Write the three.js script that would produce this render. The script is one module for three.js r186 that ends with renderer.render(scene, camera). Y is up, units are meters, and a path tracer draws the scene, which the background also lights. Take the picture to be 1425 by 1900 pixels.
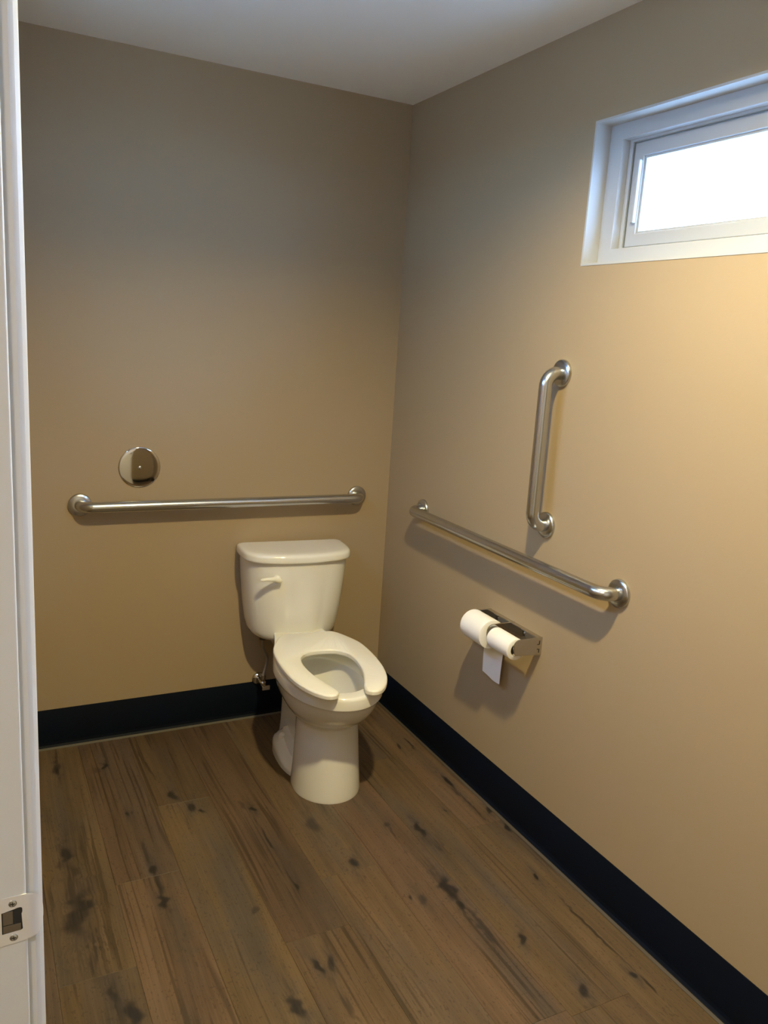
import * as THREE from 'three';
import { RoundedBoxGeometry } from 'three/addons/geometries/RoundedBoxGeometry.js';
import { mergeGeometries, toCreasedNormals } from 'three/addons/utils/BufferGeometryUtils.js';
import { RectAreaLightUniformsLib } from 'three/addons/lights/RectAreaLightUniformsLib.js';

// ---------------------------------------------------------------- camera, sky, lamps, exposure
const W = 1425, H = 1900;
const scene = new THREE.Scene();
const camera = new THREE.PerspectiveCamera(2 * Math.atan(H / 2 / 1512.27) * 180 / Math.PI, W / H, 0.01, 60);
camera.position.set(-1.5393, 1.5197, 2.924);
camera.rotation.set(-0.209, -0.481, 0.0639, 'YXZ');
scene.add(camera);

const SKY = new THREE.Color().setRGB(0.29, 0.52, 1.0), SKY_STRENGTH = 37;
scene.background = SKY;
scene.backgroundIntensity = SKY_STRENGTH;

const LAMP = { at: [-0.77, 2.406, 1.77], aperture: 0.062, size: 0.066, nits: 3600, color: new THREE.Color().setRGB(1, 0.83, 0.43) };
const HALL_LAMP = { at: [-2.35, 2.362, 3.1], size: 0.3, nits: 72, color: new THREE.Color().setRGB(1, 0.86, 0.7) };

const renderer = new THREE.WebGLRenderer({ antialias: true });
renderer.toneMapping = THREE.LinearToneMapping;
renderer.toneMappingExposure = 0.95;
renderer.shadowMap.enabled = true;
RectAreaLightUniformsLib.init();

// ---------------------------------------------------------------- helpers
const used = new Map();
function numbered(name) {
  const n = used.get(name) ?? 0; used.set(name, n + 1);
  return n ? `${name}_${String(n).padStart(3, '0')}` : name;
}
function tag(o, label, category, group) {
  o.userData.label = label; o.userData.category = category;
  if (group) o.userData.group = group;
  return o;
}
function thing(name, label, category, [x, y, z] = [0, 0, 0], turn = 0, group) {
  const o = new THREE.Group(); o.name = numbered(name);
  o.position.set(x, y, z); o.rotation.y = turn;
  scene.add(o);
  return tag(o, label, category, group);
}
function setting(name, parent = scene) {
  const o = new THREE.Group(); o.name = name; o.userData.kind = 'structure'; parent.add(o); return o;
}
function add(name, geometry, material, parent) {
  const m = new THREE.Mesh(Array.isArray(geometry) ? mergeGeometries(geometry.map(plain)) : geometry, material);
  m.name = name; m.castShadow = m.receiveShadow = true;
  if (parent === scene) m.userData.kind = 'structure';
  parent.add(m);
  return m;
}
function plain(g) {
  const h = g.index ? g.toNonIndexed() : g.clone();
  for (const k of Object.keys(h.attributes)) if (!['position', 'normal', 'uv'].includes(k)) h.deleteAttribute(k);
  if (!h.attributes.uv) h.setAttribute('uv', new THREE.BufferAttribute(new Float32Array(h.attributes.position.count * 2), 2));
  return h;
}
const V = (x, y, z) => new THREE.Vector3(x, y, z);
// box from two corners; r rounds its edges
function box(x0, x1, y0, y1, z0, z1, r = 0) {
  const a = x1 - x0, b = y1 - y0, c = z1 - z0;
  const g = r ? new RoundedBoxGeometry(a, b, c, 2, r) : new THREE.BoxGeometry(a, b, c);
  return g.translate((x0 + x1) / 2, (y0 + y1) / 2, (z0 + z1) / 2);
}
function lathe(profile, n = 48) { return new THREE.LatheGeometry(profile.map(([r, y]) => new THREE.Vector2(Math.max(r, 1e-5), y)), n); }
// skin of closed rings (all with the same number of points), optional end caps
function loft(rings, { start = true, end = true, closed = true } = {}) {
  const n = rings[0].length, pos = [], uv = [], idx = [];
  rings.forEach((r, j) => r.forEach(([x, y, z], i) => { pos.push(x, y, z); uv.push(i / n, j / (rings.length - 1)); }));
  for (let j = 0; j + 1 < rings.length; j++) for (let i = 0; i < (closed ? n : n - 1); i++) {
    const a = j * n + i, b = j * n + (i + 1) % n, c = a + n, d = b + n;
    idx.push(a, b, d, a, d, c);
  }
  const cap = (ring, flip) => {
    const base = pos.length / 3, c = ring.reduce((s, p) => [s[0] + p[0] / n, s[1] + p[1] / n, s[2] + p[2] / n], [0, 0, 0]);
    ring.forEach((p) => { pos.push(...p); uv.push(0, 0); });
    pos.push(...c); uv.push(0, 0);
    for (let i = 0; i < n; i++) flip ? idx.push(base + n, base + (i + 1) % n, base + i) : idx.push(base + n, base + i, base + (i + 1) % n);
  };
  if (start) cap(rings[0], true);
  if (end) cap(rings[rings.length - 1], false);
  const g = new THREE.BufferGeometry();
  g.setAttribute('position', new THREE.Float32BufferAttribute(pos, 3));
  g.setAttribute('uv', new THREE.Float32BufferAttribute(uv, 2));
  g.setIndex(idx); g.computeVertexNormals();
  return g;
}
// a polyline rounded at its corners, as a curve by arc length
class RoundedPath extends THREE.Curve {
  constructor(points, radius) {
    super(); this.pieces = [];
    let at = points[0].clone();
    for (let i = 1; i < points.length; i++) {
      const p = points[i];
      if (i === points.length - 1) { this.pieces.push(new THREE.LineCurve3(at, p)); break; }
      const r = Array.isArray(radius) ? radius[i - 1] : radius;
      const a = p.clone().sub(points[i - 1]).normalize(), b = points[i + 1].clone().sub(p).normalize();
      const ang = a.angleTo(b), cut = r * Math.tan(ang / 2), p0 = p.clone().addScaledVector(a, -cut), p1 = p.clone().addScaledVector(b, cut);
      this.pieces.push(new THREE.LineCurve3(at, p0));
      const ctr = p.clone().add(b.clone().sub(a).normalize().multiplyScalar(r / Math.cos(ang / 2)));
      const u = p0.clone().sub(ctr), axis = a.clone().cross(b).normalize();
      this.pieces.push({ getLength: () => r * ang, getPoint: (t) => ctr.clone().add(u.clone().applyAxisAngle(axis, ang * t)) });
      at = p1;
    }
    this.lens = this.pieces.map((c) => c.getLength()); this.total = this.lens.reduce((s, x) => s + x, 0);
  }
  getPoint(t) {
    let d = Math.min(1, Math.max(0, t)) * this.total;
    for (let i = 0; i < this.pieces.length; i++) {
      if (d <= this.lens[i] || i === this.pieces.length - 1) return this.pieces[i].getPoint(this.lens[i] ? Math.min(1, d / this.lens[i]) : 0);
      d -= this.lens[i];
    }
  }
}
const tube = (curve, r, n = 120, m = 20) => new THREE.TubeGeometry(curve, n, r, m);

// seeded value noise
function hash(ix, iy, s) {
  let h = Math.imul(ix, 374761393) ^ Math.imul(iy, 668265263) ^ Math.imul(s, 2147483647);
  h = Math.imul(h ^ (h >>> 13), 1274126177); h ^= h >>> 16;
  return (h >>> 0) / 4294967296;
}
function noise(x, y, s = 1) {
  const ix = Math.floor(x), iy = Math.floor(y); let u = x - ix, v = y - iy;
  u = u * u * (3 - 2 * u); v = v * v * (3 - 2 * v);
  const a = hash(ix, iy, s), b = hash(ix + 1, iy, s), c = hash(ix, iy + 1, s), d = hash(ix + 1, iy + 1, s);
  return a + (b - a) * u + (c - a) * v + (a - b - c + d) * u * v;
}
const fbm = (x, y, s, n = 3) => { let t = 0, a = 0.5, m = 0; for (let i = 0; i < n; i++, a *= 0.5, x *= 2.03, y *= 2.03) { t += a * noise(x, y, s + i); m += a; } return t / m; };
const smooth = (a, b, x) => { const t = Math.min(1, Math.max(0, (x - a) / (b - a))); return t * t * (3 - 2 * t); };
function texture(w, h, f, srgb = true) {
  const data = new Uint8Array(w * h * 4);
  for (let y = 0; y < h; y++) for (let x = 0; x < w; x++) {
    const c = f(x, y), o = (y * w + x) * 4;
    for (let k = 0; k < 3; k++) { const l = Math.min(1, Math.max(0, c[k])); data[o + k] = Math.round(255 * (srgb ? (l <= 0.0031308 ? 12.92 * l : 1.055 * Math.pow(l, 1 / 2.4) - 0.055) : l)); }
    data[o + 3] = 255;
  }
  const t = new THREE.DataTexture(data, w, h, THREE.RGBAFormat);
  t.magFilter = THREE.LinearFilter; t.minFilter = THREE.LinearFilter; t.wrapS = t.wrapT = THREE.RepeatWrapping;
  if (srgb) t.colorSpace = THREE.SRGBColorSpace;
  t.needsUpdate = true;
  return t;
}
const lin = (r, g, b) => new THREE.Color().setRGB(r, g, b);

// ---------------------------------------------------------------- materials
const rollerBump = texture(256, 256, (x, y) => { const wrap = (s) => { const n = 256 / s; const a = noise(x / s, y / s, s), b = noise(x / s - n, y / s, s), u = x / 256; return a * (1 - u) + b * u; }; const v = 0.6 * wrap(4) + 0.4 * wrap(9); return [v, v, v]; }, false);
function uvMetres(g, scale = 5) {        // box mapping in metres
  const p = g.attributes.position, n = g.attributes.normal, uv = new Float32Array(p.count * 2);
  for (let i = 0; i < p.count; i++) {
    const ax = Math.abs(n.getX(i)), ay = Math.abs(n.getY(i)), az = Math.abs(n.getZ(i));
    const [a, b] = ay > ax && ay > az ? [p.getX(i), p.getZ(i)] : ax > az ? [p.getZ(i), p.getY(i)] : [p.getX(i), p.getY(i)];
    uv[i * 2] = a * scale; uv[i * 2 + 1] = b * scale;
  }
  g.setAttribute('uv', new THREE.BufferAttribute(uv, 2));
  return g;
}
const M = {
  paint: new THREE.MeshPhysicalMaterial({ color: lin(0.375, 0.283, 0.168), roughness: 0.62, bumpMap: rollerBump, bumpScale: 0.00012 }),
  ceiling: new THREE.MeshPhysicalMaterial({ color: lin(0.86, 0.86, 0.81), roughness: 0.9, bumpMap: rollerBump, bumpScale: 0.0002 }),
  hallPaint: new THREE.MeshStandardMaterial({ color: lin(0.6, 0.55, 0.48), roughness: 0.8 }),
  trimWhite: new THREE.MeshPhysicalMaterial({ color: lin(0.68, 0.70, 0.70), roughness: 0.38 }),
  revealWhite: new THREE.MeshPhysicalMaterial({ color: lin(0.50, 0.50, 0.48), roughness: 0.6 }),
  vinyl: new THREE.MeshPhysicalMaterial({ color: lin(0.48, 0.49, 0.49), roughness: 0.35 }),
  gasket: new THREE.MeshStandardMaterial({ color: lin(0.22, 0.24, 0.24), roughness: 0.7 }),
  glass: new THREE.MeshPhysicalMaterial({ color: lin(0.97, 0.99, 0.98), roughness: 0.02, transmission: 1, thickness: 0, ior: 1.5 }),
  rubber: new THREE.MeshPhysicalMaterial({ color: lin(0.0022, 0.0050, 0.0125), roughness: 0.55, specularIntensity: 0.25 }),
  toeGrey: new THREE.MeshStandardMaterial({ color: lin(0.12, 0.11, 0.09), roughness: 0.6 }),
  toeBrown: new THREE.MeshStandardMaterial({ color: lin(0.075, 0.06, 0.045), roughness: 0.6 }),
  steel: new THREE.MeshPhysicalMaterial({ color: lin(0.52, 0.53, 0.54), metalness: 1, roughness: 0.26 }),
  chrome: new THREE.MeshPhysicalMaterial({ color: lin(0.57, 0.56, 0.55), metalness: 1, roughness: 0.06 }),
  darkMetal: new THREE.MeshPhysicalMaterial({ color: lin(0.25, 0.22, 0.18), metalness: 1, roughness: 0.35 }),
  darkHole: new THREE.MeshStandardMaterial({ color: lin(0.02, 0.02, 0.02), roughness: 0.8 }),
  nickelWhite: new THREE.MeshPhysicalMaterial({ color: lin(0.70, 0.69, 0.66), metalness: 0, roughness: 0.32 }),
  porcelain: new THREE.MeshPhysicalMaterial({ color: lin(0.78, 0.77, 0.71), roughness: 0.12, clearcoat: 0.6, clearcoatRoughness: 0.04 }),
  seat: new THREE.MeshPhysicalMaterial({ color: lin(0.85, 0.84, 0.78), roughness: 0.28 }),
  water: new THREE.MeshPhysicalMaterial({ color: lin(0.95, 0.98, 0.98), roughness: 0.01, transmission: 1, thickness: 0, ior: 1.33 }),
  tissue: new THREE.MeshPhysicalMaterial({ color: lin(0.86, 0.85, 0.81), roughness: 0.95, sheen: 0.3 }),
  sheet: new THREE.MeshPhysicalMaterial({ color: lin(0.86, 0.85, 0.82), roughness: 0.95 }),
  card: new THREE.MeshStandardMaterial({ color: lin(0.42, 0.36, 0.28), roughness: 0.9 }),
  plasticDark: new THREE.MeshStandardMaterial({ color: lin(0.05, 0.05, 0.055), roughness: 0.45 }),
  hose: new THREE.MeshPhysicalMaterial({ color: lin(0.36, 0.35, 0.35), metalness: 0.6, roughness: 0.5 }),
  canGrey: new THREE.MeshStandardMaterial({ color: lin(0.25, 0.25, 0.24), roughness: 0.7 }),
  doorPaint: new THREE.MeshPhysicalMaterial({ color: lin(0.80, 0.78, 0.74), roughness: 0.4 }),
  concrete: new THREE.MeshStandardMaterial({ color: lin(0.45, 0.44, 0.41), roughness: 0.95 }),
};

// ---------------------------------------------------------------- room shell
const RW = 1.502, RD = 3.55, RH = 2.381, T = 0.14;            // width (x from -RW to 0), depth (z), height, wall thickness
const WIN = { y0: 1.757, y1: 2.119, z0: 1.066, z1: 2.70 };   // opening in the right wall
const WIN2 = { y0: 1.757, y1: 2.119, z0: 0.55, z1: 1.85 };    // unseen twin added in the left wall to bring daylight onto the right wall
const DOOR = { z0: 2.072, z1: 3.026, y1: 2.06 };              // rough opening in the left wall

function wallAlongZ(name, x, outward, shape) {                // shape in (-z, y); thickness goes outward from x
  const g = new THREE.ExtrudeGeometry(shape, { depth: T, bevelEnabled: false });
  g.rotateY(Math.PI / 2).translate(outward > 0 ? x : x - T, 0, 0);
  return add(name, uvMetres(g), M.paint, scene);
}
const rect = (s, a0, a1, b0, b1) => { s.moveTo(a0, b0); s.lineTo(a1, b0); s.lineTo(a1, b1); s.lineTo(a0, b1); s.closePath(); return s; };
{
  const right = rect(new THREE.Shape(), -RD - T, T, -0.1, RH + 0.1);
  right.holes.push(rect(new THREE.Path(), -WIN.z1 - 0.006, -WIN.z0 + 0.006, WIN.y0 - 0.006, WIN.y1 + 0.006));
  wallAlongZ('wall_right', 0, 1, right);
  const left = new THREE.Shape();
  [[T, -0.1], [T, RH + 0.1], [-RD - T, RH + 0.1], [-RD - T, -0.1], [-DOOR.z1, -0.1], [-DOOR.z1, DOOR.y1], [-DOOR.z0, DOOR.y1], [-DOOR.z0, -0.1]].forEach(([a, b], i) => i ? left.lineTo(a, b) : left.moveTo(a, b));
  left.closePath();
  left.holes.push(rect(new THREE.Path(), -WIN2.z1 - 0.006, -WIN2.z0 + 0.006, WIN2.y0 - 0.006, WIN2.y1 + 0.006));
  wallAlongZ('wall_left', -RW, -1, left);
}
add('wall_back', uvMetres(box(-RW, 0, -0.1, RH + 0.1, -T, 0)), M.paint, scene);
add('wall_front', uvMetres(box(-RW, 0, -0.1, RH + 0.1, RD, RD + T)), M.paint, scene);
{
  const s = rect(new THREE.Shape(), -RW - T, T, -RD - T, T), hole = new THREE.Path();
  hole.absarc(LAMP.at[0], -LAMP.at[2], LAMP.aperture + 0.004, 0, Math.PI * 2); s.holes.push(hole);
  add('ceiling', uvMetres(new THREE.ExtrudeGeometry(s, { depth: 0.12, bevelEnabled: false, curveSegments: 40 }).rotateX(-Math.PI / 2).translate(0, RH, 0)), M.ceiling, scene);
}

// hall outside the doorway, where the photographer stands
{
  const x0 = -3.1, x1 = -RW - T, z0 = 2.0, z1 = 4.6;
  add('wall_hall_left', box(x0 - T, x0, -0.1, RH + 0.1, z0 - T, z1 + T), M.hallPaint, scene);
  add('wall_hall_back', box(x0, x1, -0.1, RH + 0.1, z0 - T, z0), M.hallPaint, scene);
  add('wall_hall_front', box(x0, x1, -0.1, RH + 0.1, z1, z1 + T), M.hallPaint, scene);
  add('wall_hall_right', box(x1, x1 + T, -0.1, RH + 0.1, RD + T, z1 + T), M.hallPaint, scene);
  add('ceiling_hall', box(x0 - T, x1, RH, RH + 0.12, z0 - T, z1 + T), M.ceiling, scene);
  add('floor_hall', box(x0 - T, x1, -0.1, -0.002, z0 - T, z1 + T), new THREE.MeshStandardMaterial({ color: lin(0.10, 0.068, 0.045), roughness: 0.6 }), scene);
}
add('ground', box(-30, 30, -0.5, -0.3, -25, 25), M.concrete, scene);
add('added_eave', box(T + 0.01, T + 0.6, RH + 0.13, RH + 0.25, -T - 0.3, RD + T + 0.3), M.trimWhite, scene);  // unseen eave, added to hold back sky light from the right window

// ---------------------------------------------------------------- floor of long vinyl planks running towards the back wall
const PLANK = 0.178, LEN = 1.22;
// [x, z, length, width, turn, strength, kind]  kind: 0 knot, 1 dark streak or crack, 2 grey stain
const MARKS = [
  [-1.155, 0.204, 0.05, 0.02, 0.2, 1, 0], [-1.19, 0.215, 0.05, 0.05, 1.2, 0.5, 1], [-1.308, 0.166, 0.09, 0.03, 0, 0.8, 0], [-0.975, 0.470, 0.07, 0.03, 0, 1, 0],
  [-0.96, 0.33, 0.3, 0.055, 0.05, 0.6, 2], [-0.937, 0.56, 0.06, 0.03, 0.3, 0.9, 0], [-0.912, 0.59, 0.03, 0.018, 0, 0.9, 0], [-1.133, 0.523, 0.03, 0.014, 0, 0.9, 0], [-1.118, 0.522, 0.02, 0.012, 0, 0.6, 0],
  [-1.33, 0.669, 0.09, 0.035, 0, 1, 0], [-1.335, 0.80, 0.5, 0.05, 0.03, 0.8, 1], [-1.33, 0.45, 0.45, 0.09, 0, 0.75, 2], [-1.325, 0.93, 0.22, 0.07, 0.08, 0.9, 0], [-1.31, 1.08, 0.25, 0.03, 0.1, 0.8, 1],
  [-1.112, 0.828, 0.05, 0.028, 0, 1, 0], [-1.118, 0.74, 0.2, 0.02, -0.02, 0.8, 1], [-1.112, 0.90, 0.18, 0.022, 0.02, 0.8, 1], [-1.113, 0.974, 0.07, 0.03, 0, 1, 0], [-1.10, 1.12, 0.35, 0.05, 0.02, 0.7, 2],
  [-0.756, 0.639, 0.035, 0.022, 0, 1, 0], [-0.775, 0.62, 0.1, 0.02, -0.2, 0.7, 1], [-0.766, 0.80, 0.34, 0.011, -0.05, 1, 1], [-0.755, 0.93, 0.32, 0.06, 0.0, 0.8, 2], [-0.762, 1.049, 0.035, 0.012, 0, 1, 0],
  [-0.748, 1.15, 0.22, 0.04, 0, 0.7, 2], [-0.606, 0.791, 0.10, 0.045, 0.1, 0.7, 0], [-0.566, 1.011, 0.05, 0.03, 0.4, 1, 0], [-0.575, 1.08, 0.08, 0.02, 0.1, 0.6, 1], [-0.60, 0.93, 0.22, 0.08, 0, 0.6, 2],
  [-0.926, 0.90, 0.45, 0.075, 0, 0.8, 2], [-0.946, 1.2, 0.45, 0.07, 0.03, 0.8, 2], [-0.90, 1.10, 0.04, 0.02, 1, 0.8, 1], [-0.908, 1.443, 0.085, 0.036, 0, 1, 0], [-0.925, 1.35, 0.2, 0.05, -0.1, 0.8, 2], [-0.91, 1.54, 0.2, 0.05, 0, 0.7, 2],
  [-0.82, 1.349, 0.07, 0.018, -0.25, 1, 0], [-0.788, 1.352, 0.07, 0.02, 0.2, 0.9, 0], [-0.803, 1.45, 0.2, 0.025, -0.05, 0.8, 1],
  [-0.301, 0.938, 0.1, 0.025, 0.05, 1, 0], [-0.28, 1.02, 0.14, 0.03, 0.1, 0.8, 1], [-0.364, 1.218, 0.13, 0.045, 0, 1, 0], [-0.368, 1.290, 0.05, 0.022, 0, 1, 0], [-0.36, 1.40, 0.22, 0.035, 0, 0.8, 1],
  [-0.484, 1.211, 0.025, 0.01, 0, 0.9, 0], [-0.462, 1.232, 0.05, 0.028, 0, 0.7, 0], [-0.387, 0.876, 0.03, 0.025, 0.3, 0.8, 0], [-0.392, 0.93, 0.12, 0.01, 0.15, 0.7, 1], [-0.169, 0.876, 0.02, 0.01, 0, 1, 0],
  [-1.29, 1.245, 0.07, 0.02, 0, 0.8, 0], [-1.257, 1.319, 0.09, 0.04, -0.1, 1, 0], [-1.275, 1.25, 0.2, 0.03, -0.1, 0.6, 2], [-0.067, 0.72, 0.1, 0.02, 0.02, 1, 0], [-0.075, 0.79, 0.08, 0.012, 0, 0.9, 1],
  [-0.072, 0.89, 0.22, 0.012, 0.03, 1, 1], [-0.031, 0.926, 0.05, 0.025, 0.2, 0.9, 0], [-0.031, 1.031, 0.06, 0.022, 0.2, 1, 0], [-0.05, 1.08, 0.16, 0.05, 0, 0.6, 2], [-0.095, 1.272, 0.04, 0.014, 0.2, 1, 0],
  [-0.288, 1.468, 0.05, 0.022, 0.5, 1, 0], [-0.103, 1.679, 0.03, 0.02, 0, 1, 0], [-0.09, 1.50, 0.42, 0.012, -0.01, 0.9, 1], [-0.088, 1.72, 0.1, 0.01, 0.05, 1, 1], [-0.252, 1.670, 0.05, 0.03, 0.2, 1, 0],
  [-0.40, 1.05, 0.35, 0.008, 0.06, 0.8, 1], [-0.25, 1.3, 0.4, 0.05, 0, 0.55, 2], [-0.368, 1.64, 0.3, 0.05, 0, 0.7, 2], [-0.62, 1.3, 0.5, 0.008, -0.05, 0.6, 1], [-0.64, 1.35, 0.4, 0.006, -0.04, 0.6, 1],
  [-0.062, 0.43, 0.12, 0.014, 0.05, 0.9, 1], [-0.11, 0.435, 0.06, 0.014, 0.1, 0.8, 0], [-0.20, 0.5, 0.3, 0.05, 0, 0.5, 2], [-1.02, 0.25, 0.3, 0.012, -0.1, 0.7, 1], [-1.44, 0.5, 0.8, 0.05, 0, 0.6, 2], [-1.23, 0.9, 0.5, 0.06, 0, 0.4, 2],
];
function plankTexture(x0, z0, seed) {
  const w = 192, h = 1312, near = MARKS.filter(([x, z, l]) => x > x0 - 0.06 && x < x0 + PLANK + 0.06 && z + l > z0 && z - l < z0 + LEN);
  const tone = 0.86 + 0.28 * hash(seed, 7, 3), warm = hash(seed, 9, 5);
  return texture(w, h, (px, py) => {
    const x = x0 + (px + 0.5) / w * PLANK, z = z0 + (py + 0.5) / h * LEN;
    let wx = x + 0.012 * (fbm(x * 3, z * 2.2, seed, 2) - 0.5), dark = 0, grey = 0, ring = 0;
    for (const [kx, kz, l, wd, turn, k, kind] of near) {
      if (kx < x0 - 0.004 || kx > x0 + PLANK + 0.004) continue;                 // a mark belongs to one plank
      const c = Math.cos(turn), s = Math.sin(turn), jx = 0.3 * wd * (noise(z * 60, kx * 90, seed) - 0.5) * 2, dx = ((x - kx) * c + (z - kz) * s + jx) / (wd * 0.5), dz = (-(x - kx) * s + (z - kz) * c) / (l * 0.5);
      const d2 = dx * dx + dz * dz, rag = 0.75 + 0.5 * fbm(x * 160, z * 60, seed + 11, 2);
      if (d2 > 30) continue;
      const streak = fbm(x * 240, z * 22, seed + 13, 2);
      if (kind === 0) {
        const core = Math.exp(-Math.pow(d2 * (0.7 + 0.6 * rag), 2.4)), tail = 0.55 * Math.exp(-dx * dx * 1.6 - dz * dz * 0.10);
        dark = Math.max(dark, k * Math.max(core * (0.75 + 0.4 * streak), tail * smooth(0.40, 0.72, streak)));
        ring = Math.max(ring, Math.exp(-d2 * 0.30)); grey = Math.max(grey, 0.75 * k * Math.exp(-dx * dx * 0.5 - dz * dz * 0.12));
        wx += 0.30 * wd * Math.sign(dx) * Math.exp(-Math.abs(dx) * 0.9 - dz * dz * 0.35);
      }
      if (kind === 1) dark = Math.max(dark, 0.82 * k * (1 - smooth(0.1, 1.2, d2 * rag * rag)) * smooth(0.25, 0.65, fbm(x * 190, z * 12, seed + 21, 2)));
      if (kind === 2) grey = Math.max(grey, k * Math.exp(-d2 * 0.9) * (0.55 + 0.7 * fbm(x * 40, z * 7, seed + 31, 2)));
    }
    const fine = fbm(wx * 420, z * 9, seed + 41, 3), mid = fbm(wx * 95, z * 3.2, seed + 51, 3), broad = fbm(wx * 24, z * 1.5, seed + 61, 3), cloud = fbm(x * 9, z * 3.1, seed + 71, 3);
    const rings = 0.5 + 0.5 * Math.sin((wx * 900 + 9 * broad) + 2.5 * mid);
    let t = tone * (0.26 + 0.36 * fine + 0.40 * mid + 0.42 * broad + 0.46 * cloud);
    t *= 1 - 0.10 * rings * (0.4 + ring);
    t *= 1 - 0.45 * smooth(0.56, 0.72, fbm(wx * 150, z * 2.6, seed + 101, 2)) * smooth(0.42, 0.62, fbm(x * 17, z * 2.1, seed + 111, 2));
    grey = Math.min(1, grey + 0.55 * smooth(0.5, 0.72, fbm(x * 13 + 5, z * 1.9, seed + 81, 3)));
    let r = 0.109 * t, g = (0.068 + 0.004 * warm) * t, b = (0.042 - 0.005 * warm) * t;
    const m = grey * 0.75; r += (0.068 * t - r) * m; g += (0.055 * t - g) * m; b += (0.048 * t - b) * m;
    const speck = smooth(0.80, 0.86, noise(x * 330, z * 150, seed + 91)) * 0.35;
    const d = Math.min(0.95, Math.max(dark, speck));
    r += (0.013 - r) * d; g += (0.011 - g) * d; b += (0.012 - b) * d;
    return [r, g, b];
  });
}
const floor = setting('floor');
add('underlay', box(-RW - T, 0, -0.12, -0.006, -T, RD + T), M.concrete, floor);
function plankGeometry(x0, x1, z0, z1, ox, oz) {             // bevelled top edges, body below
  const e = 0.0007, y0 = -0.006, y1 = -0.0004;
  const ring = (d, y) => [[x0 + d, y, z0 + d], [x0 + d, y, z1 - d], [x1 - d, y, z1 - d], [x1 - d, y, z0 + d]];
  const rings = [ring(0.0002, y0), ring(0.0002, y1), ring(e, 0)], pos = [], idx = [];
  for (let j = 0; j < 2; j++) for (let i = 0; i < 4; i++) {
    const a = rings[j][i], b = rings[j][(i + 1) % 4], c = rings[j + 1][(i + 1) % 4], d = rings[j + 1][i], n = pos.length / 3;
    pos.push(...a, ...b, ...c, ...d); idx.push(n, n + 1, n + 2, n, n + 2, n + 3);
  }
  const n = pos.length / 3; rings[2].forEach((p) => pos.push(...p)); idx.push(n, n + 1, n + 2, n, n + 2, n + 3);
  const g = new THREE.BufferGeometry(); g.setAttribute('position', new THREE.Float32BufferAttribute(pos, 3)); g.setIndex(idx);
  const uv = []; for (let i = 0; i < pos.length; i += 3) uv.push((pos[i] - ox) / PLANK, (pos[i + 2] - oz) / LEN);
  g.setAttribute('uv', new THREE.Float32BufferAttribute(uv, 2));
  g.computeVertexNormals();
  return g;
}
{
  const joints = [0.99, 1.72, 1.70, 1.044, 1.243, 0.518, 0.858, 1.178, 1.62];
  const spare = [];
  let seed = 100;
  joints.forEach((j, row) => {
    const ox = 0.024 - PLANK * (row + 1), x0 = Math.max(ox, -RW), x1 = Math.min(ox + PLANK, 0);
    for (let k = -2; k < 4; k++) {
      const oz = j + k * LEN, z0 = Math.max(oz, 0), z1 = Math.min(oz + LEN, RD);
      if (z1 - z0 < 0.005) continue;
      seed++;
      let m;
      if (z0 < 2.0) {
        const map = plankTexture(ox, oz, seed);
        m = new THREE.MeshPhysicalMaterial({ map, roughness: 0.5, bumpMap: map, bumpScale: 0.0006 });
        spare.push(m);
      } else m = spare[(row * 2 + k + 4) % spare.length];
      add(numbered('plank'), plankGeometry(x0, x1, z0, z1, ox, oz), m, floor);
    }
  });
}

// ---------------------------------------------------------------- rubber cove baseboards and a lighter strip at their toe
function coveProfile() {                                     // (distance from wall, height)
  const s = [[0, 0.146], [0.0028, 0.146], [0.0034, 0.1445], [0.0034, 0.022]];
  for (let i = 1; i <= 8; i++) { const a = i / 8 * Math.PI / 2; s.push([0.0034 + 0.009 * (1 - Math.cos(a)), 0.022 - 0.0185 * Math.sin(a)]); }
  s.push([0.0145, 0.0012], [0.0145, 0], [0, 0]);
  return s;
}
function strip(profile, length) {                            // profile extruded along +z, wall at x = 0, stands out to +x
  const sh = new THREE.Shape(); profile.forEach(([a, b], i) => i ? sh.lineTo(a, b) : sh.moveTo(a, b)); sh.closePath();
  return toCreasedNormals(new THREE.ExtrudeGeometry(sh, { depth: length, bevelEnabled: false }), 0.5);
}
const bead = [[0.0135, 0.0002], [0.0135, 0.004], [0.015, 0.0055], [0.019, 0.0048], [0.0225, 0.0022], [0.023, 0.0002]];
function baseboard(name, length, place) {
  const g = setting(name); place(g);
  add('cove_strip', strip(coveProfile(), length), M.rubber, g);
  add('toe_strip', strip(bead, length), name === 'baseboard_back' ? M.toeGrey : M.toeBrown, g);  // lighter strip along the toe, browner on walls other than the back
}
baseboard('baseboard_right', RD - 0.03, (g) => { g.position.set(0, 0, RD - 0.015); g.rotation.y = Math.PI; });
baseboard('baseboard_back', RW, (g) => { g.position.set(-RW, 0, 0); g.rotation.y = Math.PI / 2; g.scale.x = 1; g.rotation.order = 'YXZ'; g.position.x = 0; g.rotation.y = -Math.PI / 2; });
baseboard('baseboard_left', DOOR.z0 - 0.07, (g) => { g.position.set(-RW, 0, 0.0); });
baseboard('baseboard_front', RW - 0.03, (g) => { g.position.set(-RW + 0.015, 0, RD); g.rotation.y = Math.PI / 2; });

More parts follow.
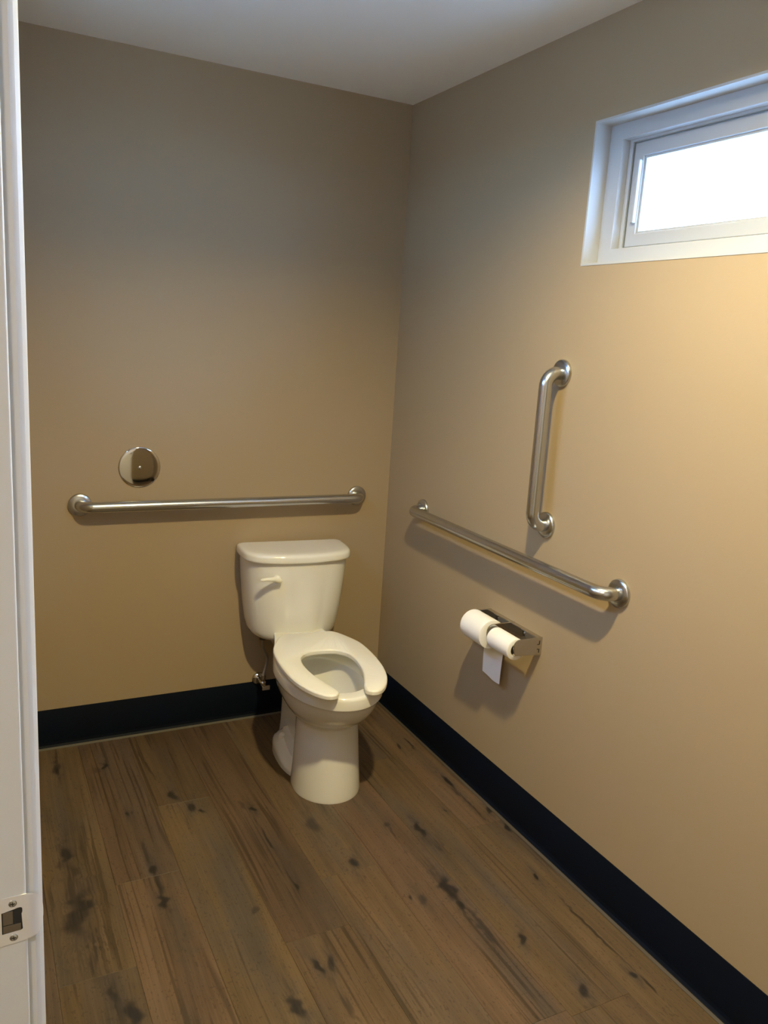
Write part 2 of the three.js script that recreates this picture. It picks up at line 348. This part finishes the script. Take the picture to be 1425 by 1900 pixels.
// ---------------------------------------------------------------- window high in the right wall
function windowUnit(name, { y0, y1, z0, z1 }, place) {
  const w = setting(name); place?.(w);
  // white returns of the recess
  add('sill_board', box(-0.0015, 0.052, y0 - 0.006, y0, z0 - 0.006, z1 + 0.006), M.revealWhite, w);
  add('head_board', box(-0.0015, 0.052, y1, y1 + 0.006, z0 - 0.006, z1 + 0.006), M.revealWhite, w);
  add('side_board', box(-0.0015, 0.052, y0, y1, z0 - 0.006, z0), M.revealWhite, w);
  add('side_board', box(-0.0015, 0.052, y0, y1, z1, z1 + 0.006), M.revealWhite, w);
  const ring = (a, x0, x1, o, r) => {                        // mitred-looking frame: o outer rect, a widths [left,right,bottom,top]
    const [oy0, oy1, oz0, oz1] = o, [l, rr, b, t] = a;
    const s = rect(new THREE.Shape(), -oz1, -oz0, oy0, oy1);
    s.holes.push(rect(new THREE.Path(), -oz1 + rr, -oz0 - l, oy0 + b, oy1 - t));
    const g = new THREE.ExtrudeGeometry(s, { depth: x1 - x0 - 2 * r, bevelEnabled: true, bevelThickness: r, bevelSize: r, bevelOffset: -r, bevelSegments: 2 });
    return g.rotateY(Math.PI / 2).translate(x0 + r, 0, 0);
  };
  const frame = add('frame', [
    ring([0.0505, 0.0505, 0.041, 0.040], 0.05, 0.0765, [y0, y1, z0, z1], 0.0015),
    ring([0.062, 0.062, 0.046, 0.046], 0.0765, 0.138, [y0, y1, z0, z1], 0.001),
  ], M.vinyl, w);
  const sz0 = z0 + 0.0635, sy0 = y0 + 0.0475, sy1 = y1 - 0.0475;
  const mid = z0 + (z1 - z0) / 2;
  const sash = (a, b, x, n) => {
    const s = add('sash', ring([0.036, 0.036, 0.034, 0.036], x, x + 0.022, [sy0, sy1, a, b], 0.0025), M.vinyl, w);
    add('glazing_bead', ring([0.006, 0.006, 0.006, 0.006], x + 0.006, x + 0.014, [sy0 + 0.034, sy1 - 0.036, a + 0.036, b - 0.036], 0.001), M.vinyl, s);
    add('pane', box(x + 0.0135, x + 0.0137, sy0 + 0.036, sy1 - 0.038, a + 0.038, b - 0.038), M.glass, s);
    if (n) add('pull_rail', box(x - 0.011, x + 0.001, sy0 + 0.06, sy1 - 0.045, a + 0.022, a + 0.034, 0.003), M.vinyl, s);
    return s;
  };
  sash(sz0, mid + 0.02, 0.0835, true);
  sash(mid - 0.02, z1 - 0.0635, 0.1075, false);
  add('gasket', [box(0.0805, 0.0835, sy0 - 0.0015, sy1 + 0.0015, sz0 - 0.0015, sz0 + 0.0005), box(0.0805, 0.0835, sy1 - 0.0005, sy1 + 0.0015, sz0, mid)], M.gasket, w);
}
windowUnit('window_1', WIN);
windowUnit('added_window_2', { ...WIN2, z0: -WIN2.z1, z1: -WIN2.z0 }, (w) => { w.position.x = -RW; w.rotation.y = Math.PI; });  // added window out of view, a daylight source for the opposite wall

// ---------------------------------------------------------------- doorway in the left wall: jamb, casing, strike plate, open door
{
  const d = setting('door_1');
  const jz = 2.09, jz2 = 3.008, jx0 = -RW - T, jx1 = -RW;
  const jambShape = (flip) => box(jx0, jx1, 0, 2.042, flip ? jz2 : jz - 0.018, flip ? jz2 + 0.018 : jz, 0.003);
  // plate recess is hidden by the plate itself
  const jamb = add('jamb', jambShape(false), M.trimWhite, d);
  add('jamb', jambShape(true), M.trimWhite, d);
  add('head_jamb', box(jx0, jx1, 2.042, 2.06, jz - 0.018, jz2 + 0.018, 0.003), M.trimWhite, d);
  // colonial casing: thin at the doorway, thicker outward
  const prof = [[0, 0], [0.0080, 0], [0.0092, 0.0005], [0.0125, 0.0024], [0.0150, 0.0040], [0.0163, 0.0056], [0.0168, 0.0085], [0.0168, 0.054], [0.0150, 0.057], [0, 0.057]];  // (stand-off, distance from edge)
  const casing = (len) => { const s = new THREE.Shape(); prof.forEach(([a, b], i) => i ? s.lineTo(a, b) : s.moveTo(a, b)); s.closePath(); return toCreasedNormals(new THREE.ExtrudeGeometry(s, { depth: len, bevelEnabled: false }), 0.35); };
  // room side, strike jamb: extruded up; shape x -> world +x, shape y -> world -z
  add('casing', casing(2.05 + 0.06).rotateX(-Math.PI / 2).translate(-RW, 0, jz - 0.006), M.trimWhite, d);
  const other = casing(2.05 + 0.06); other.rotateX(-Math.PI / 2).scale(1, 1, -1).translate(-RW, 0, jz2 + 0.006); other.index ? 0 : flipWinding(other);
  add('casing', other, M.trimWhite, d);
  add('casing', box(-RW, -RW + 0.0175, 2.048, 2.11, jz - 0.07, jz2 + 0.07, 0.003), M.trimWhite, d);
  // door stop
  add('door_stop', box(jx0 + 0.05, jx1 - 0.04, 0, 2.042, jz, jz + 0.011, 0.002), M.trimWhite, d);
  // strike plate with a lip that curls over the jamb edge
  const cy = 0.894, hh = 0.0285;
  const s = new THREE.Shape();
  const L = -0.036;                                         // the plate runs from L to the jamb edge at 0; the lip goes on from there
  s.moveTo(L + 0.006, -hh); s.lineTo(0, -hh * 0.93); s.lineTo(0, hh);
  s.lineTo(L + 0.006, hh); s.quadraticCurveTo(L, hh, L, hh - 0.006); s.lineTo(L, -hh + 0.006); s.quadraticCurveTo(L, -hh, L + 0.006, -hh);
  const hole = new THREE.Path(); hole.moveTo(-0.0245, -0.0145); hole.lineTo(-0.006, -0.0135); hole.quadraticCurveTo(-0.0035, -0.013, -0.0045, -0.009); hole.lineTo(-0.0052, 0.006); hole.quadraticCurveTo(-0.0035, 0.010, -0.0045, 0.013); hole.quadraticCurveTo(-0.006, 0.0155, -0.012, 0.0135); hole.lineTo(-0.0245, 0.0115); hole.closePath(); s.holes.push(hole);
  const flat = new THREE.ExtrudeGeometry(s, { depth: 0.0012, bevelEnabled: false, curveSegments: 12 });
  // curled lip: a sheet of rows across, bent away from the doorway
  const rows = [], reach = (v) => 0.0168 * Math.pow(Math.max(0, 1 - Math.pow(Math.abs(v + 0.08) / 1.08, 2.6)), 0.6);
  const lipAt = (u, v) => { const x = reach(v) * u; return [x, hh * (v < 0 ? mixv(0.93, 1, 1 + v) : 1) * v, 0.0012 - x * x * 34]; };
  function mixv(a, b, k) { return a + (b - a) * k; }
  for (let i = 0; i <= 10; i++) { const r = []; for (let k = 0; k <= 28; k++) r.push(lipAt(i / 10, -1 + k / 14)); const under = r.map(([x, y, z]) => [x, y, z - 0.0012]).reverse(); rows.push([...r, ...under]); }
  const pg = mergeGeometries([plain(flat), plain(loft(rows.reverse(), { start: false, end: false }))]);
  const plate = add('strike_plate', pg, M.nickelWhite, d);
  plate.position.set(-RW, cy, jz + 0.0004); plate.userData.label = 'pale painted strike plate';
  const socket = add('latch_pocket', [box(-0.0246, -0.0044, -0.0146, 0.0136, 0.0002, 0.0004)], M.darkHole, plate);
  add('latch_spring', box(-0.0235, -0.0135, -0.004, 0.0115, 0.0004, 0.0011, 0.0003), M.darkMetal, plate);
  add('latch_floor', box(-0.0235, -0.006, -0.0135, -0.005, 0.0004, 0.0009, 0.0002), M.darkMetal, plate);
  for (const y of [0.0205, -0.0205]) {
    const sc = add('screw', lathe([[0, 0.0012], [0.003, 0.0011], [0.0040, 0.0006], [0.0042, 0]], 20).rotateX(Math.PI / 2), M.steel, plate);
    add('cross_slot', [box(-0.0022, 0.0022, -0.0004, 0.0004, 0.0010, 0.0015), box(-0.0004, 0.0004, -0.0022, 0.0022, 0.0010, 0.0015)], M.darkHole, plate).position.set(-0.0135, y, 0.001);
    sc.position.set(-0.0135, y, 0.001);
  }
  // the door leaf, opened into the room behind the photographer
  const leaf = add('door_leaf', box(-RW + 0.02, -RW + 0.895, 0.01, 2.035, jz2 - 0.003, jz2 + 0.032, 0.003), M.doorPaint, d);
  add('door_knob', lathe([[0, 0.06], [0.018, 0.058], [0.027, 0.046], [0.024, 0.034], [0.011, 0.026], [0.011, 0.008], [0.03, 0.006], [0.032, 0]], 32).rotateX(-Math.PI / 2).translate(-RW + 0.85, 0.9, jz2 - 0.003), M.steel, leaf);
}
function flipWinding(g) { const p = g.attributes.position, n = g.attributes.normal; for (const a of [p, n, g.attributes.uv]) for (let i = 0; i < a.count; i += 3) for (let k = 0; k < a.itemSize; k++) { const t = a.array[(i + 1) * a.itemSize + k]; a.array[(i + 1) * a.itemSize + k] = a.array[(i + 2) * a.itemSize + k]; a.array[(i + 2) * a.itemSize + k] = t; } }

// ---------------------------------------------------------------- lamps
{
  const t = thing('ceiling_light', 'small round recessed ceiling light with a white trim ring', 'light', [LAMP.at[0], RH, LAMP.at[2]]);
  const a = LAMP.aperture, up = LAMP.at[1] - RH;
  add('trim_ring', lathe([[a, 0.002], [a, -0.004], [a + 0.006, -0.007], [a + 0.026, -0.004], [a + 0.029, 0]], 56), M.trimWhite, t);
  add('can', lathe([[a, -0.003], [a, up + 0.012], [0, up + 0.012]], 56), M.canGrey, t);
  add('lens', new THREE.CylinderGeometry(0.04, 0.04, 0.004, 40).translate(0, up + 0.004, 0), new THREE.MeshStandardMaterial({ color: lin(0.9, 0.9, 0.9), emissive: LAMP.color, emissiveIntensity: 12, roughness: 0.6 }), t);
  const l = new THREE.RectAreaLight(LAMP.color, LAMP.nits, LAMP.size, LAMP.size);
  l.position.set(0, up, 0); l.rotation.x = -Math.PI / 2; l.castShadow = true; t.add(l);
  const h = thing('ceiling_light', 'square flat panel light on the hall ceiling', 'light', [HALL_LAMP.at[0], RH, HALL_LAMP.at[2]]);
  add('frame', box(-0.18, 0.18, -0.012, 0, -0.18, 0.18, 0.003), M.trimWhite, h);
  add('diffuser', box(-0.15, 0.15, -0.0135, -0.012, -0.15, 0.15), new THREE.MeshStandardMaterial({ color: lin(0.9, 0.9, 0.9), emissive: HALL_LAMP.color, emissiveIntensity: 6 }), h);
  const hl = new THREE.RectAreaLight(HALL_LAMP.color, HALL_LAMP.nits, HALL_LAMP.size, HALL_LAMP.size);
  hl.position.set(0, HALL_LAMP.at[1] - RH, 0); hl.rotation.x = -Math.PI / 2; hl.castShadow = true; h.add(hl);
}

// ---------------------------------------------------------------- toilet
const TX = -0.432, TZ = 0.012, TURN = -4.5 * Math.PI / 180;
{
  const t = thing('toilet', 'white two-piece toilet with open-front seat in the corner of the room', 'toilet', [TX, 0, TZ], TURN);
  const N = 72;
  // closed outline (x, z) from a half-width function of z; runs front -> right -> rear -> left
  function outline(zr, zf, hw, y) {
    const p = [];
    for (let i = 0; i < N; i++) {
      const a = i / N * 2 * Math.PI, z = (zr + zf) / 2 + (zf - zr) / 2 * Math.cos(a), w = hw(z);
      p.push([Math.sin(a) >= 0 ? w : -w, y, z]);
    }
    return p;
  }
  const mix = (a, b, k) => a + (b - a) * k;
  // bowl: pedestal outlines, underside, rim, inside
  const rimHW = (s, zf, zr, hw) => (z) => {
    const zc = 0.53;
    if (z >= zc) return hw * Math.pow(Math.max(0, 1 - Math.pow((z - zc) / (zf - zc), 2.15)), 0.5);
    const k = (z - zr) / (zc - zr), end = Math.pow(Math.max(0, 1 - Math.pow(1 - Math.min(1, k / 0.12), 2)), 0.5);
    return mix(hw * 0.52, hw, smooth(0, 1, Math.min(1, k * 1.05))) * end;
  };
  const colHW = (zf, r, rear, zr) => (z) => {
    const zc = zf - r * 1.12;
    if (z >= zc) return r * Math.sqrt(Math.max(0, 1 - ((z - zc) / (zf - zc)) ** 2));
    const end = Math.pow(Math.max(0, 1 - Math.pow(1 - Math.min(1, (z - zr) / 0.05), 2)), 0.5);
    return mix(rear, r, smooth(0.36, 0.55, z)) * end;
  };
  const R = [];
  const col = (y, zf, r, rear, zr) => R.push({ zr, zf, hw: colHW(zf, r, rear, zr), y });
  col(0.000, 0.700, 0.116, 0.056, 0.12); col(0.010, 0.701, 0.1165, 0.056, 0.12); col(0.06, 0.694, 0.1135, 0.052, 0.12); col(0.13, 0.684, 0.1095, 0.050, 0.12); col(0.20, 0.675, 0.106, 0.050, 0.12); col(0.243, 0.670, 0.104, 0.056, 0.12); col(0.255, 0.671, 0.105, 0.060, 0.12);
  const base = R[R.length - 1];
  const bowl = (y, k, zf, hwS = 1) => { const rh = rimHW(0, zf, 0.10, 0.172 * hwS); R.push({ zr: 0.10, zf, hw: (z) => mix(base.hw(Math.min(z, 0.671)), rh(z), k), y }); };
  const under = (y, hw, zf, zr = 0.10) => R.push({ zr, zf, hw: rimHW(0, zf, zr, hw), y });
  under(0.262, 0.113, 0.684); under(0.272, 0.123, 0.704); under(0.290, 0.136, 0.729); under(0.312, 0.148, 0.753); under(0.337, 0.158, 0.774); under(0.362, 0.1645, 0.788); under(0.3745, 0.166, 0.791);
  under(0.3765, 0.1695, 0.797); under(0.381, 0.1715, 0.800); under(0.408, 0.1705, 0.797); under(0.416, 0.168, 0.793); under(0.420, 0.163, 0.786);
  const rings = R.map((r) => outline(r.zr, r.zf, r.hw, r.y));
  // inside of the bowl
  const inner = (y, hw, zf, zb, zc = 0.56) => rings.push(outline(zb, zf, (z) => { const k = z >= zc ? (z - zc) / (zf - zc) : (zc - z) / (zc - zb); return hw * Math.sqrt(Math.max(0, 1 - k * k)); }, y));
  inner(0.420, 0.126, 0.752, 0.345); inner(0.417, 0.121, 0.746, 0.352); inner(0.408, 0.119, 0.742, 0.356); inner(0.385, 0.118, 0.740, 0.358); inner(0.378, 0.121, 0.744, 0.354); inner(0.370, 0.1225, 0.746, 0.352);
  inner(0.34, 0.118, 0.737, 0.36); inner(0.30, 0.104, 0.705, 0.378); inner(0.26, 0.084, 0.655, 0.40, 0.54); inner(0.225, 0.066, 0.60, 0.42, 0.52); inner(0.20, 0.052, 0.57, 0.43, 0.51); inner(0.15, 0.040, 0.54, 0.44, 0.49);
  const bowlMesh = add('bowl', loft(rings), M.porcelain, t);
  add('water', lathe([[0, 0], [0.057, 0]], 40).scale(1, 1, 1.5).translate(0, 0.212, 0.505), M.water, bowlMesh);
  // floor flange with its bolt cap, one on either side
  for (const s of [-1, 1]) {
    const pts = (d, y, lift) => { const p = []; for (let i = 0; i < 40; i++) { const a = i / 40 * 2 * Math.PI, c = Math.cos(a), q = Math.sin(a); const z = 0.365 + (0.160 - d) * Math.sign(c) * Math.pow(Math.abs(c), 0.85), x = 0.050 + (0.072 - d * 0.6) * Math.sign(q) * Math.pow(Math.abs(q), 0.8); p.push([s * x, y + lift(z), z]); } return s > 0 ? p : p.reverse(); };
    const up = (z) => (1 - smooth(0.30, 0.52, z)) * smooth(0.20, 0.26, z);
    add('foot_flange', loft([pts(0, 0, () => 0), pts(0, 0.010, (z) => up(z) * 0.014), pts(0.003, 0.015, (z) => up(z) * 0.018), pts(0.010, 0.018, (z) => up(z) * 0.026), pts(0.03, 0.020, (z) => up(z) * 0.038), pts(0.055, 0.022, (z) => up(z) * 0.052)]), M.porcelain, t);
    add('bolt_cap', lathe([[0, 0.022], [0.006, 0.0215], [0.0105, 0.017], [0.012, 0.009], [0.0125, 0]], 24).translate(s * 0.090, 0.058, 0.322), M.seat, t);
  }
  // deck under the tank
  add('tank_deck', loft([[0.340, 0.065, 0.04, 0.28], [0.35, 0.082, 0.03, 0.30], [0.362, 0.090, 0.025, 0.31], [0.372, 0.090, 0.025, 0.31], [0.377, 0.086, 0.03, 0.305]].map(([y, w, za, zb]) => { const p = []; for (let i = 0; i < 48; i++) { const a = i / 48 * 2 * Math.PI, c = Math.cos(a), q = Math.sin(a); p.push([w * Math.sign(q) * Math.pow(Math.abs(q), 0.35), y, (za + zb) / 2 + (zb - za) / 2 * Math.sign(c) * Math.pow(Math.abs(c), 0.35)]); } return p; })), M.porcelain, t);
  // tank: D-shaped in plan, tapering downward
  function tankRing(hw, depth, y, back = 0.006, rc = 0.085) {
    const sh = new THREE.Shape(), c = Math.min(rc, hw * 0.6), bow = 0.018;
    sh.moveTo(0, back); sh.lineTo(hw - 0.02, back); sh.quadraticCurveTo(hw - 0.004, back, hw - 0.002, back + 0.016);
    sh.quadraticCurveTo(hw + 0.002, back + (depth - back - c * 0.9) * 0.6, hw - 0.006, depth - bow - c * 0.85);
    sh.bezierCurveTo(hw - 0.014, depth - bow - c * 0.3, hw - c * 0.6, depth - bow - c * 0.02, hw - c * 1.25, depth - bow * 0.62);
    sh.quadraticCurveTo(hw * 0.3, depth, 0, depth);
    const half = sh.getSpacedPoints(44), p = [];
    // resample by arc length from back centre to front centre, mirrored
    for (let i = 0; i < half.length; i++) p.push([half[i].x, y, half[i].y]);
    for (let i = half.length - 2; i > 0; i--) p.push([-half[i].x, y, half[i].y]);
    return p.reverse();
  }
  const tankRings = [[0.040, 0.150, 0.386, 0.055], [0.120, 0.186, 0.3865, 0.03], [0.148, 0.196, 0.392, 0.02], [0.162, 0.200, 0.404, 0.014], [0.1705, 0.202, 0.422, 0.011], [0.176, 0.204, 0.45, 0.009], [0.1845, 0.208, 0.51, 0.008], [0.191, 0.212, 0.58, 0.007], [0.1955, 0.215, 0.64, 0.007], [0.1975, 0.2165, 0.69, 0.007], [0.197, 0.216, 0.703, 0.007]];
  const tank = add('tank', loft(tankRings.map(([w, d, y, b]) => tankRing(w * 1.015, d, y - 0.009, b))), M.porcelain, t);
  const lidRings = [[0.198, 0.219, 0.7045], [0.2065, 0.2275, 0.7048], [0.2085, 0.2295, 0.7065], [0.209, 0.230, 0.712], [0.2085, 0.2295, 0.724], [0.2065, 0.227, 0.731], [0.202, 0.2215, 0.7355], [0.193, 0.211, 0.738], [0.17, 0.188, 0.739], [0.10, 0.14, 0.739]];
  add('tank_lid', loft(lidRings.map(([w, d, y], i) => tankRing(w * 1.015, d, y - 0.009, i > 5 ? 0.004 + (i - 5) * 0.006 : 0.002))), M.porcelain, t);
  // flush lever on the tank's upper left
  {
    const lever = new THREE.Group(); lever.name = 'flush_lever'; t.add(lever); lever.position.set(-0.098, 0.636, 0.2105);
    const ringAt = (x, y, z, h, d) => { const p = []; for (let i = 0; i < 20; i++) { const a = i / 20 * 2 * Math.PI; p.push([x, y + h * Math.sin(a), z + d * Math.cos(a)]); } return p.reverse(); };
    add('handle', loft([ringAt(0.014, -0.003, 0.012, 0.003, 0.004), ringAt(0.010, -0.002, 0.014, 0.0085, 0.008), ringAt(0, 0.001, 0.016, 0.0105, 0.009), ringAt(-0.014, 0.006, 0.019, 0.0095, 0.008), ringAt(-0.03, 0.008, 0.024, 0.0075, 0.009), ringAt(-0.048, 0.011, 0.030, 0.0065, 0.010), ringAt(-0.064, 0.011, 0.034, 0.0055, 0.010), ringAt(-0.072, 0.0115, 0.035, 0.002, 0.004)].map((r) => r)), M.seat, lever);
    add('stem', lathe([[0.013, -0.012], [0.013, 0.004], [0.010, 0.008], [0.006, 0.012], [0, 0.012]], 24).rotateX(Math.PI / 2), M.seat, lever);
  }
  // open-front seat
  {
    const half = [[0.0, 0.270], [0.06, 0.269], [0.086, 0.270], [0.106, 0.285], [0.136, 0.338], [0.161, 0.405], [0.169, 0.485], [0.169, 0.56], [0.162, 0.64], [0.145, 0.712], [0.118, 0.770], [0.094, 0.798], [0.075, 0.807], [0.056, 0.803], [0.045, 0.787], [0.048, 0.762], [0.064, 0.715], [0.083, 0.65], [0.0925, 0.585], [0.0925, 0.53], [0.081, 0.485], [0.055, 0.456], [0.025, 0.4475], [0, 0.446]];
    const right = new THREE.CatmullRomCurve3(half.map(([x, z]) => V(x, 0, z)), false, 'centripetal').getPoints(110);
    const s = new THREE.Shape();
    right.forEach((p, i) => i ? s.lineTo(p.x, p.z) : s.moveTo(p.x, p.z));
    for (let i = right.length - 2; i > 0; i--) s.lineTo(-right[i].x, right[i].z);
    s.closePath();
    const g = new THREE.ExtrudeGeometry(s, { depth: 0.008, bevelEnabled: true, bevelThickness: 0.006, bevelSize: 0.006, bevelOffset: -0.006, bevelSegments: 5 });
    g.rotateX(Math.PI / 2);                                   // shape y -> +z, depth -> -y
    g.translate(0, 0.4385, 0);
    const seat = add('seat', toCreasedNormals(g, 0.7), M.seat, t);
    seat.rotation.y = -1.2 * Math.PI / 180; seat.position.set(0.012, 0, 0);
    for (const k of [-1, 1]) {
      add('bumper', lathe([[0, -0.002], [0.007, -0.002], [0.007, 0.006], [0, 0.006]], 16).translate(k * 0.146, 0.4195, 0.66), M.seat, seat);
      add('hinge_post', [new THREE.CylinderGeometry(0.012, 0.014, 0.034, 20).translate(k * 0.075, 0.414, 0.268), box(k * 0.075 - 0.015, k * 0.075 + 0.015, 0.422, 0.436, 0.25, 0.285, 0.004)], M.seat, seat);
    }
  }
}

// ---------------------------------------------------------------- water supply valve and its hose, left of the bowl
{
  const t = thing('water_supply_valve', 'small chrome stop valve with flexible hose on wall left of the toilet bowl', 'valve', [-0.535, 0.158, 0]);
  add('escutcheon', lathe([[0.026, 0], [0.0265, 0.003], [0.024, 0.009], [0.016, 0.014], [0.009, 0.016], [0.009, 0.010]], 32).rotateX(Math.PI / 2), M.chrome, t);
  add('valve_body', [new THREE.CylinderGeometry(0.008, 0.008, 0.055, 20).rotateX(Math.PI / 2).translate(0, 0, 0.028), new THREE.SphereGeometry(0.0135, 20, 14).translate(0.003, 0, 0.052), new THREE.CylinderGeometry(0.0095, 0.0095, 0.03, 6).translate(0.003, 0.018, 0.052)], M.chrome, t);
  add('oval_handle', [new THREE.CylinderGeometry(0.005, 0.005, 0.03, 14).rotateX(Math.PI / 2).translate(0.003, -0.002, 0.072), new RoundedBoxGeometry(0.034, 0.02, 0.011, 3, 0.005).translate(0.003, -0.004, 0.09)], M.chrome, t);
  const hose = new THREE.CatmullRomCurve3([V(0.003, 0.03, 0.052), V(0.012, 0.07, 0.055), V(0.013, 0.11, 0.066), V(-0.012, 0.16, 0.086), V(-0.02, 0.195, 0.098), V(-0.02, 0.218, 0.10)]);
  add('hose', tube(hose, 0.0058, 60, 12), M.hose, t);
  add('coupling_nut', lathe([[0.009, -0.026], [0.015, -0.024], [0.017, -0.002], [0.0155, 0.0], [0.0155, 0.006], [0, 0.006]], 12).translate(-0.02, 0.230, 0.10), M.plasticDark, t);
}

// ---------------------------------------------------------------- grab bars
const flangeGeometry = lathe([[0, 0.0135], [0.0205, 0.0138], [0.029, 0.0125], [0.0365, 0.0100], [0.0392, 0.0070], [0.0398, 0.003], [0.0398, 0]], 56);
function grabBar(label, a, b, out, standoff = 0.057) {      // a, b: flange centres on the wall, out: wall normal
  const t = thing('grab_bar', label, 'grab bar', [(a.x + b.x) / 2, (a.y + b.y) / 2, (a.z + b.z) / 2]);
  const c = t.position, A = a.clone().sub(c), B = b.clone().sub(c), n = out.clone();
  const path = new RoundedPath([A.clone().addScaledVector(n, 0.002), A.clone().addScaledVector(n, standoff), B.clone().addScaledVector(n, standoff), B.clone().addScaledVector(n, 0.002)], 0.040);
  add('bar', tube(path, 0.019, 220, 28), M.steel, t);
  for (const p of [A, B]) {
    const f = add('flange', flangeGeometry, M.steel, t);
    f.position.copy(p); f.quaternion.setFromUnitVectors(V(0, 1, 0), n);
  }
  return t;
}
grabBar('long horizontal steel grab bar on the wall above the toilet tank', V(-1.1997, 0.8935, 0), V(-0.1443, 0.8935, 0), V(0, 0, 1));
grabBar('long horizontal steel grab bar on the window wall above the paper holder', V(0, 0.8942, 0.2969), V(0, 0.8942, 1.364), V(-1, 0, 0));
grabBar('short vertical steel grab bar on the window wall', V(0, 1.005, 1.0315), V(0, 1.4545, 1.0315), V(-1, 0, 0));

// ---------------------------------------------------------------- round access cover
{
  const t = thing('cleanout_cover', 'round polished chrome cover plate above the left end of the grab bar', 'cover plate', [-0.9985, 1.0214, 0]);
  add('disc', lathe([[0, 0.0052], [0.02, 0.0051], [0.045, 0.0047], [0.062, 0.0040], [0.0685, 0.0034], [0.0715, 0.0026], [0.0730, 0.0012], [0.0733, 0]], 72).rotateX(Math.PI / 2), M.chrome, t);
  add('screw', [lathe([[0, 0.0085], [0.004, 0.0080], [0.0065, 0.0062], [0.0068, 0.0048]], 24).rotateX(Math.PI / 2), box(-0.004, 0.004, -0.0006, 0.0006, 0.0080, 0.0088)], M.steel, t);
}

// ---------------------------------------------------------------- double toilet paper holder
const HZ = [0.792, 0.925, 1.068], HY = 0.634;
{
  const t = thing('paper_holder', 'chrome double toilet paper holder on the window wall', 'paper holder', [0, HY, 0]);
  add('back_plate', [box(-0.0035, 0, -0.029, 0.028, HZ[0] - 0.004, HZ[2] + 0.002, 0.001), box(-0.016, -0.002, 0.0245, 0.028, HZ[0], HZ[2], 0.001)], M.chrome, t);
  for (const z of HZ) {
    const s = new THREE.Shape();
    s.moveTo(0, -0.028); s.lineTo(0, 0.0275); s.lineTo(-0.080, 0.0275); s.bezierCurveTo(-0.096, 0.0275, -0.104, 0.018, -0.104, 0.004); s.bezierCurveTo(-0.104, -0.012, -0.097, -0.0205, -0.086, -0.0205); s.closePath();
    const g = new THREE.ExtrudeGeometry(s, { depth: 0.0022, bevelEnabled: true, bevelThickness: 0.0012, bevelSize: 0.0012, bevelSegments: 2, curveSegments: 16 }).translate(0, 0, z - 0.0011);
    add('arm', g, M.chrome, t);
  }
  for (const z of [0.842, 0.985]) {
    const b = add('screw', lathe([[0, 0.003], [0.003, 0.0027], [0.0048, 0.0012], [0.005, 0]], 18).rotateZ(Math.PI / 2).translate(-0.0035, 0.013, z), M.steel, t);
  }
  for (const [z0, z1] of [[HZ[0], HZ[1]], [HZ[1], HZ[2]]]) add('spindle', new THREE.CylinderGeometry(0.009, 0.009, z1 - z0 - 0.004, 20).rotateX(Math.PI / 2).translate(-0.078, 0.001, (z0 + z1) / 2), M.plasticDark, t);
  // mounting slots at the wall edge of the near arm
  add('mounting_slot', [box(-0.012, -0.0085, 0.006, 0.0185, HZ[2] + 0.0022, HZ[2] + 0.0026), box(-0.012, -0.0085, -0.02, -0.008, HZ[2] + 0.0022, HZ[2] + 0.0026), box(-0.018, -0.012, 0.0055, 0.0078, HZ[2] + 0.0022, HZ[2] + 0.0026), box(-0.018, -0.012, -0.0095, -0.0072, HZ[2] + 0.0022, HZ[2] + 0.0026)], M.darkHole, t);
}
function paperRoll(label, z0, z1, r, y, x) {
  const t = thing('toilet_paper_roll', label, 'toilet paper', [x, y, (z0 + z1) / 2], 0, 'toilet paper rolls');
  const h = (z1 - z0) / 2, ri = 0.0205, prof = [];
  prof.push([ri, -h], [ri + 0.001, -h - 0.0002]);
  for (let i = 0; i <= 8; i++) prof.push([ri + 0.001 + (r - 0.003 - ri) * i / 8, -h - 0.0004 * (i % 2)]);
  prof.push([r - 0.0008, -h + 0.0012], [r, -h + 0.004]);
  for (let i = 1; i < 24; i++) prof.push([r + 0.00035 * Math.sin(i * 2.4) * (i % 3 ? 1 : 0.3), -h + 0.004 + (2 * h - 0.008) * i / 24]);
  prof.push([r, h - 0.004], [r - 0.0008, h - 0.0012], [ri + 0.001, h], [ri, h]);
  add('paper', lathe(prof.map(([a, b]) => [a, b]), 64).rotateX(Math.PI / 2), M.tissue, t);
  add('core', lathe([[ri, -h], [ri - 0.001, -h], [ri - 0.001, h], [ri, h]], 40).rotateX(Math.PI / 2), M.card, t);
  return t;
}
{
  const r = 0.0475, y = 0.6235, x = -0.078, z0 = 0.800, z1 = 0.917;
  const t = paperRoll('fuller toilet paper roll with a hanging sheet at the far end of the chrome holder', z0, z1, r, y, x);
  // the loose end: leaves the roll on its wall side and hangs down, a little wavy
  const cols = 10, rows = 30, pos = [], uv = [], idx = [];
  for (let j = 0; j <= rows; j++) for (let i = 0; i <= cols; i++) {
    const v = j / rows, u = i / cols, drop = (0.170 + 0.002 * u + 0.004 * Math.sin(u * 3.1)) * v;
    pos.push(r + 0.0006 - 0.004 * Math.sin(v * 2.6) - 0.006 * v * v * (u - 0.5) + 0.002 * Math.sin(u * 6) * v, -drop, (u - 0.5) * 0.108 + 0.015 - 0.004 * v); uv.push(u, v);
  }
  for (let j = 0; j < rows; j++) for (let i = 0; i < cols; i++) { const a = j * (cols + 1) + i; idx.push(a, a + 1, a + cols + 2, a, a + cols + 2, a + cols + 1); }
  const g = new THREE.BufferGeometry(); g.setAttribute('position', new THREE.Float32BufferAttribute(pos, 3)); g.setAttribute('uv', new THREE.Float32BufferAttribute(uv, 2)); g.setIndex(idx); g.computeVertexNormals();
  add('hanging_sheet', g, M.sheet, t);
}
paperRoll('thinner toilet paper roll at the near end of the chrome holder', 0.934, 1.048, 0.0335, 0.6225, -0.078);

renderer.render(scene, camera);
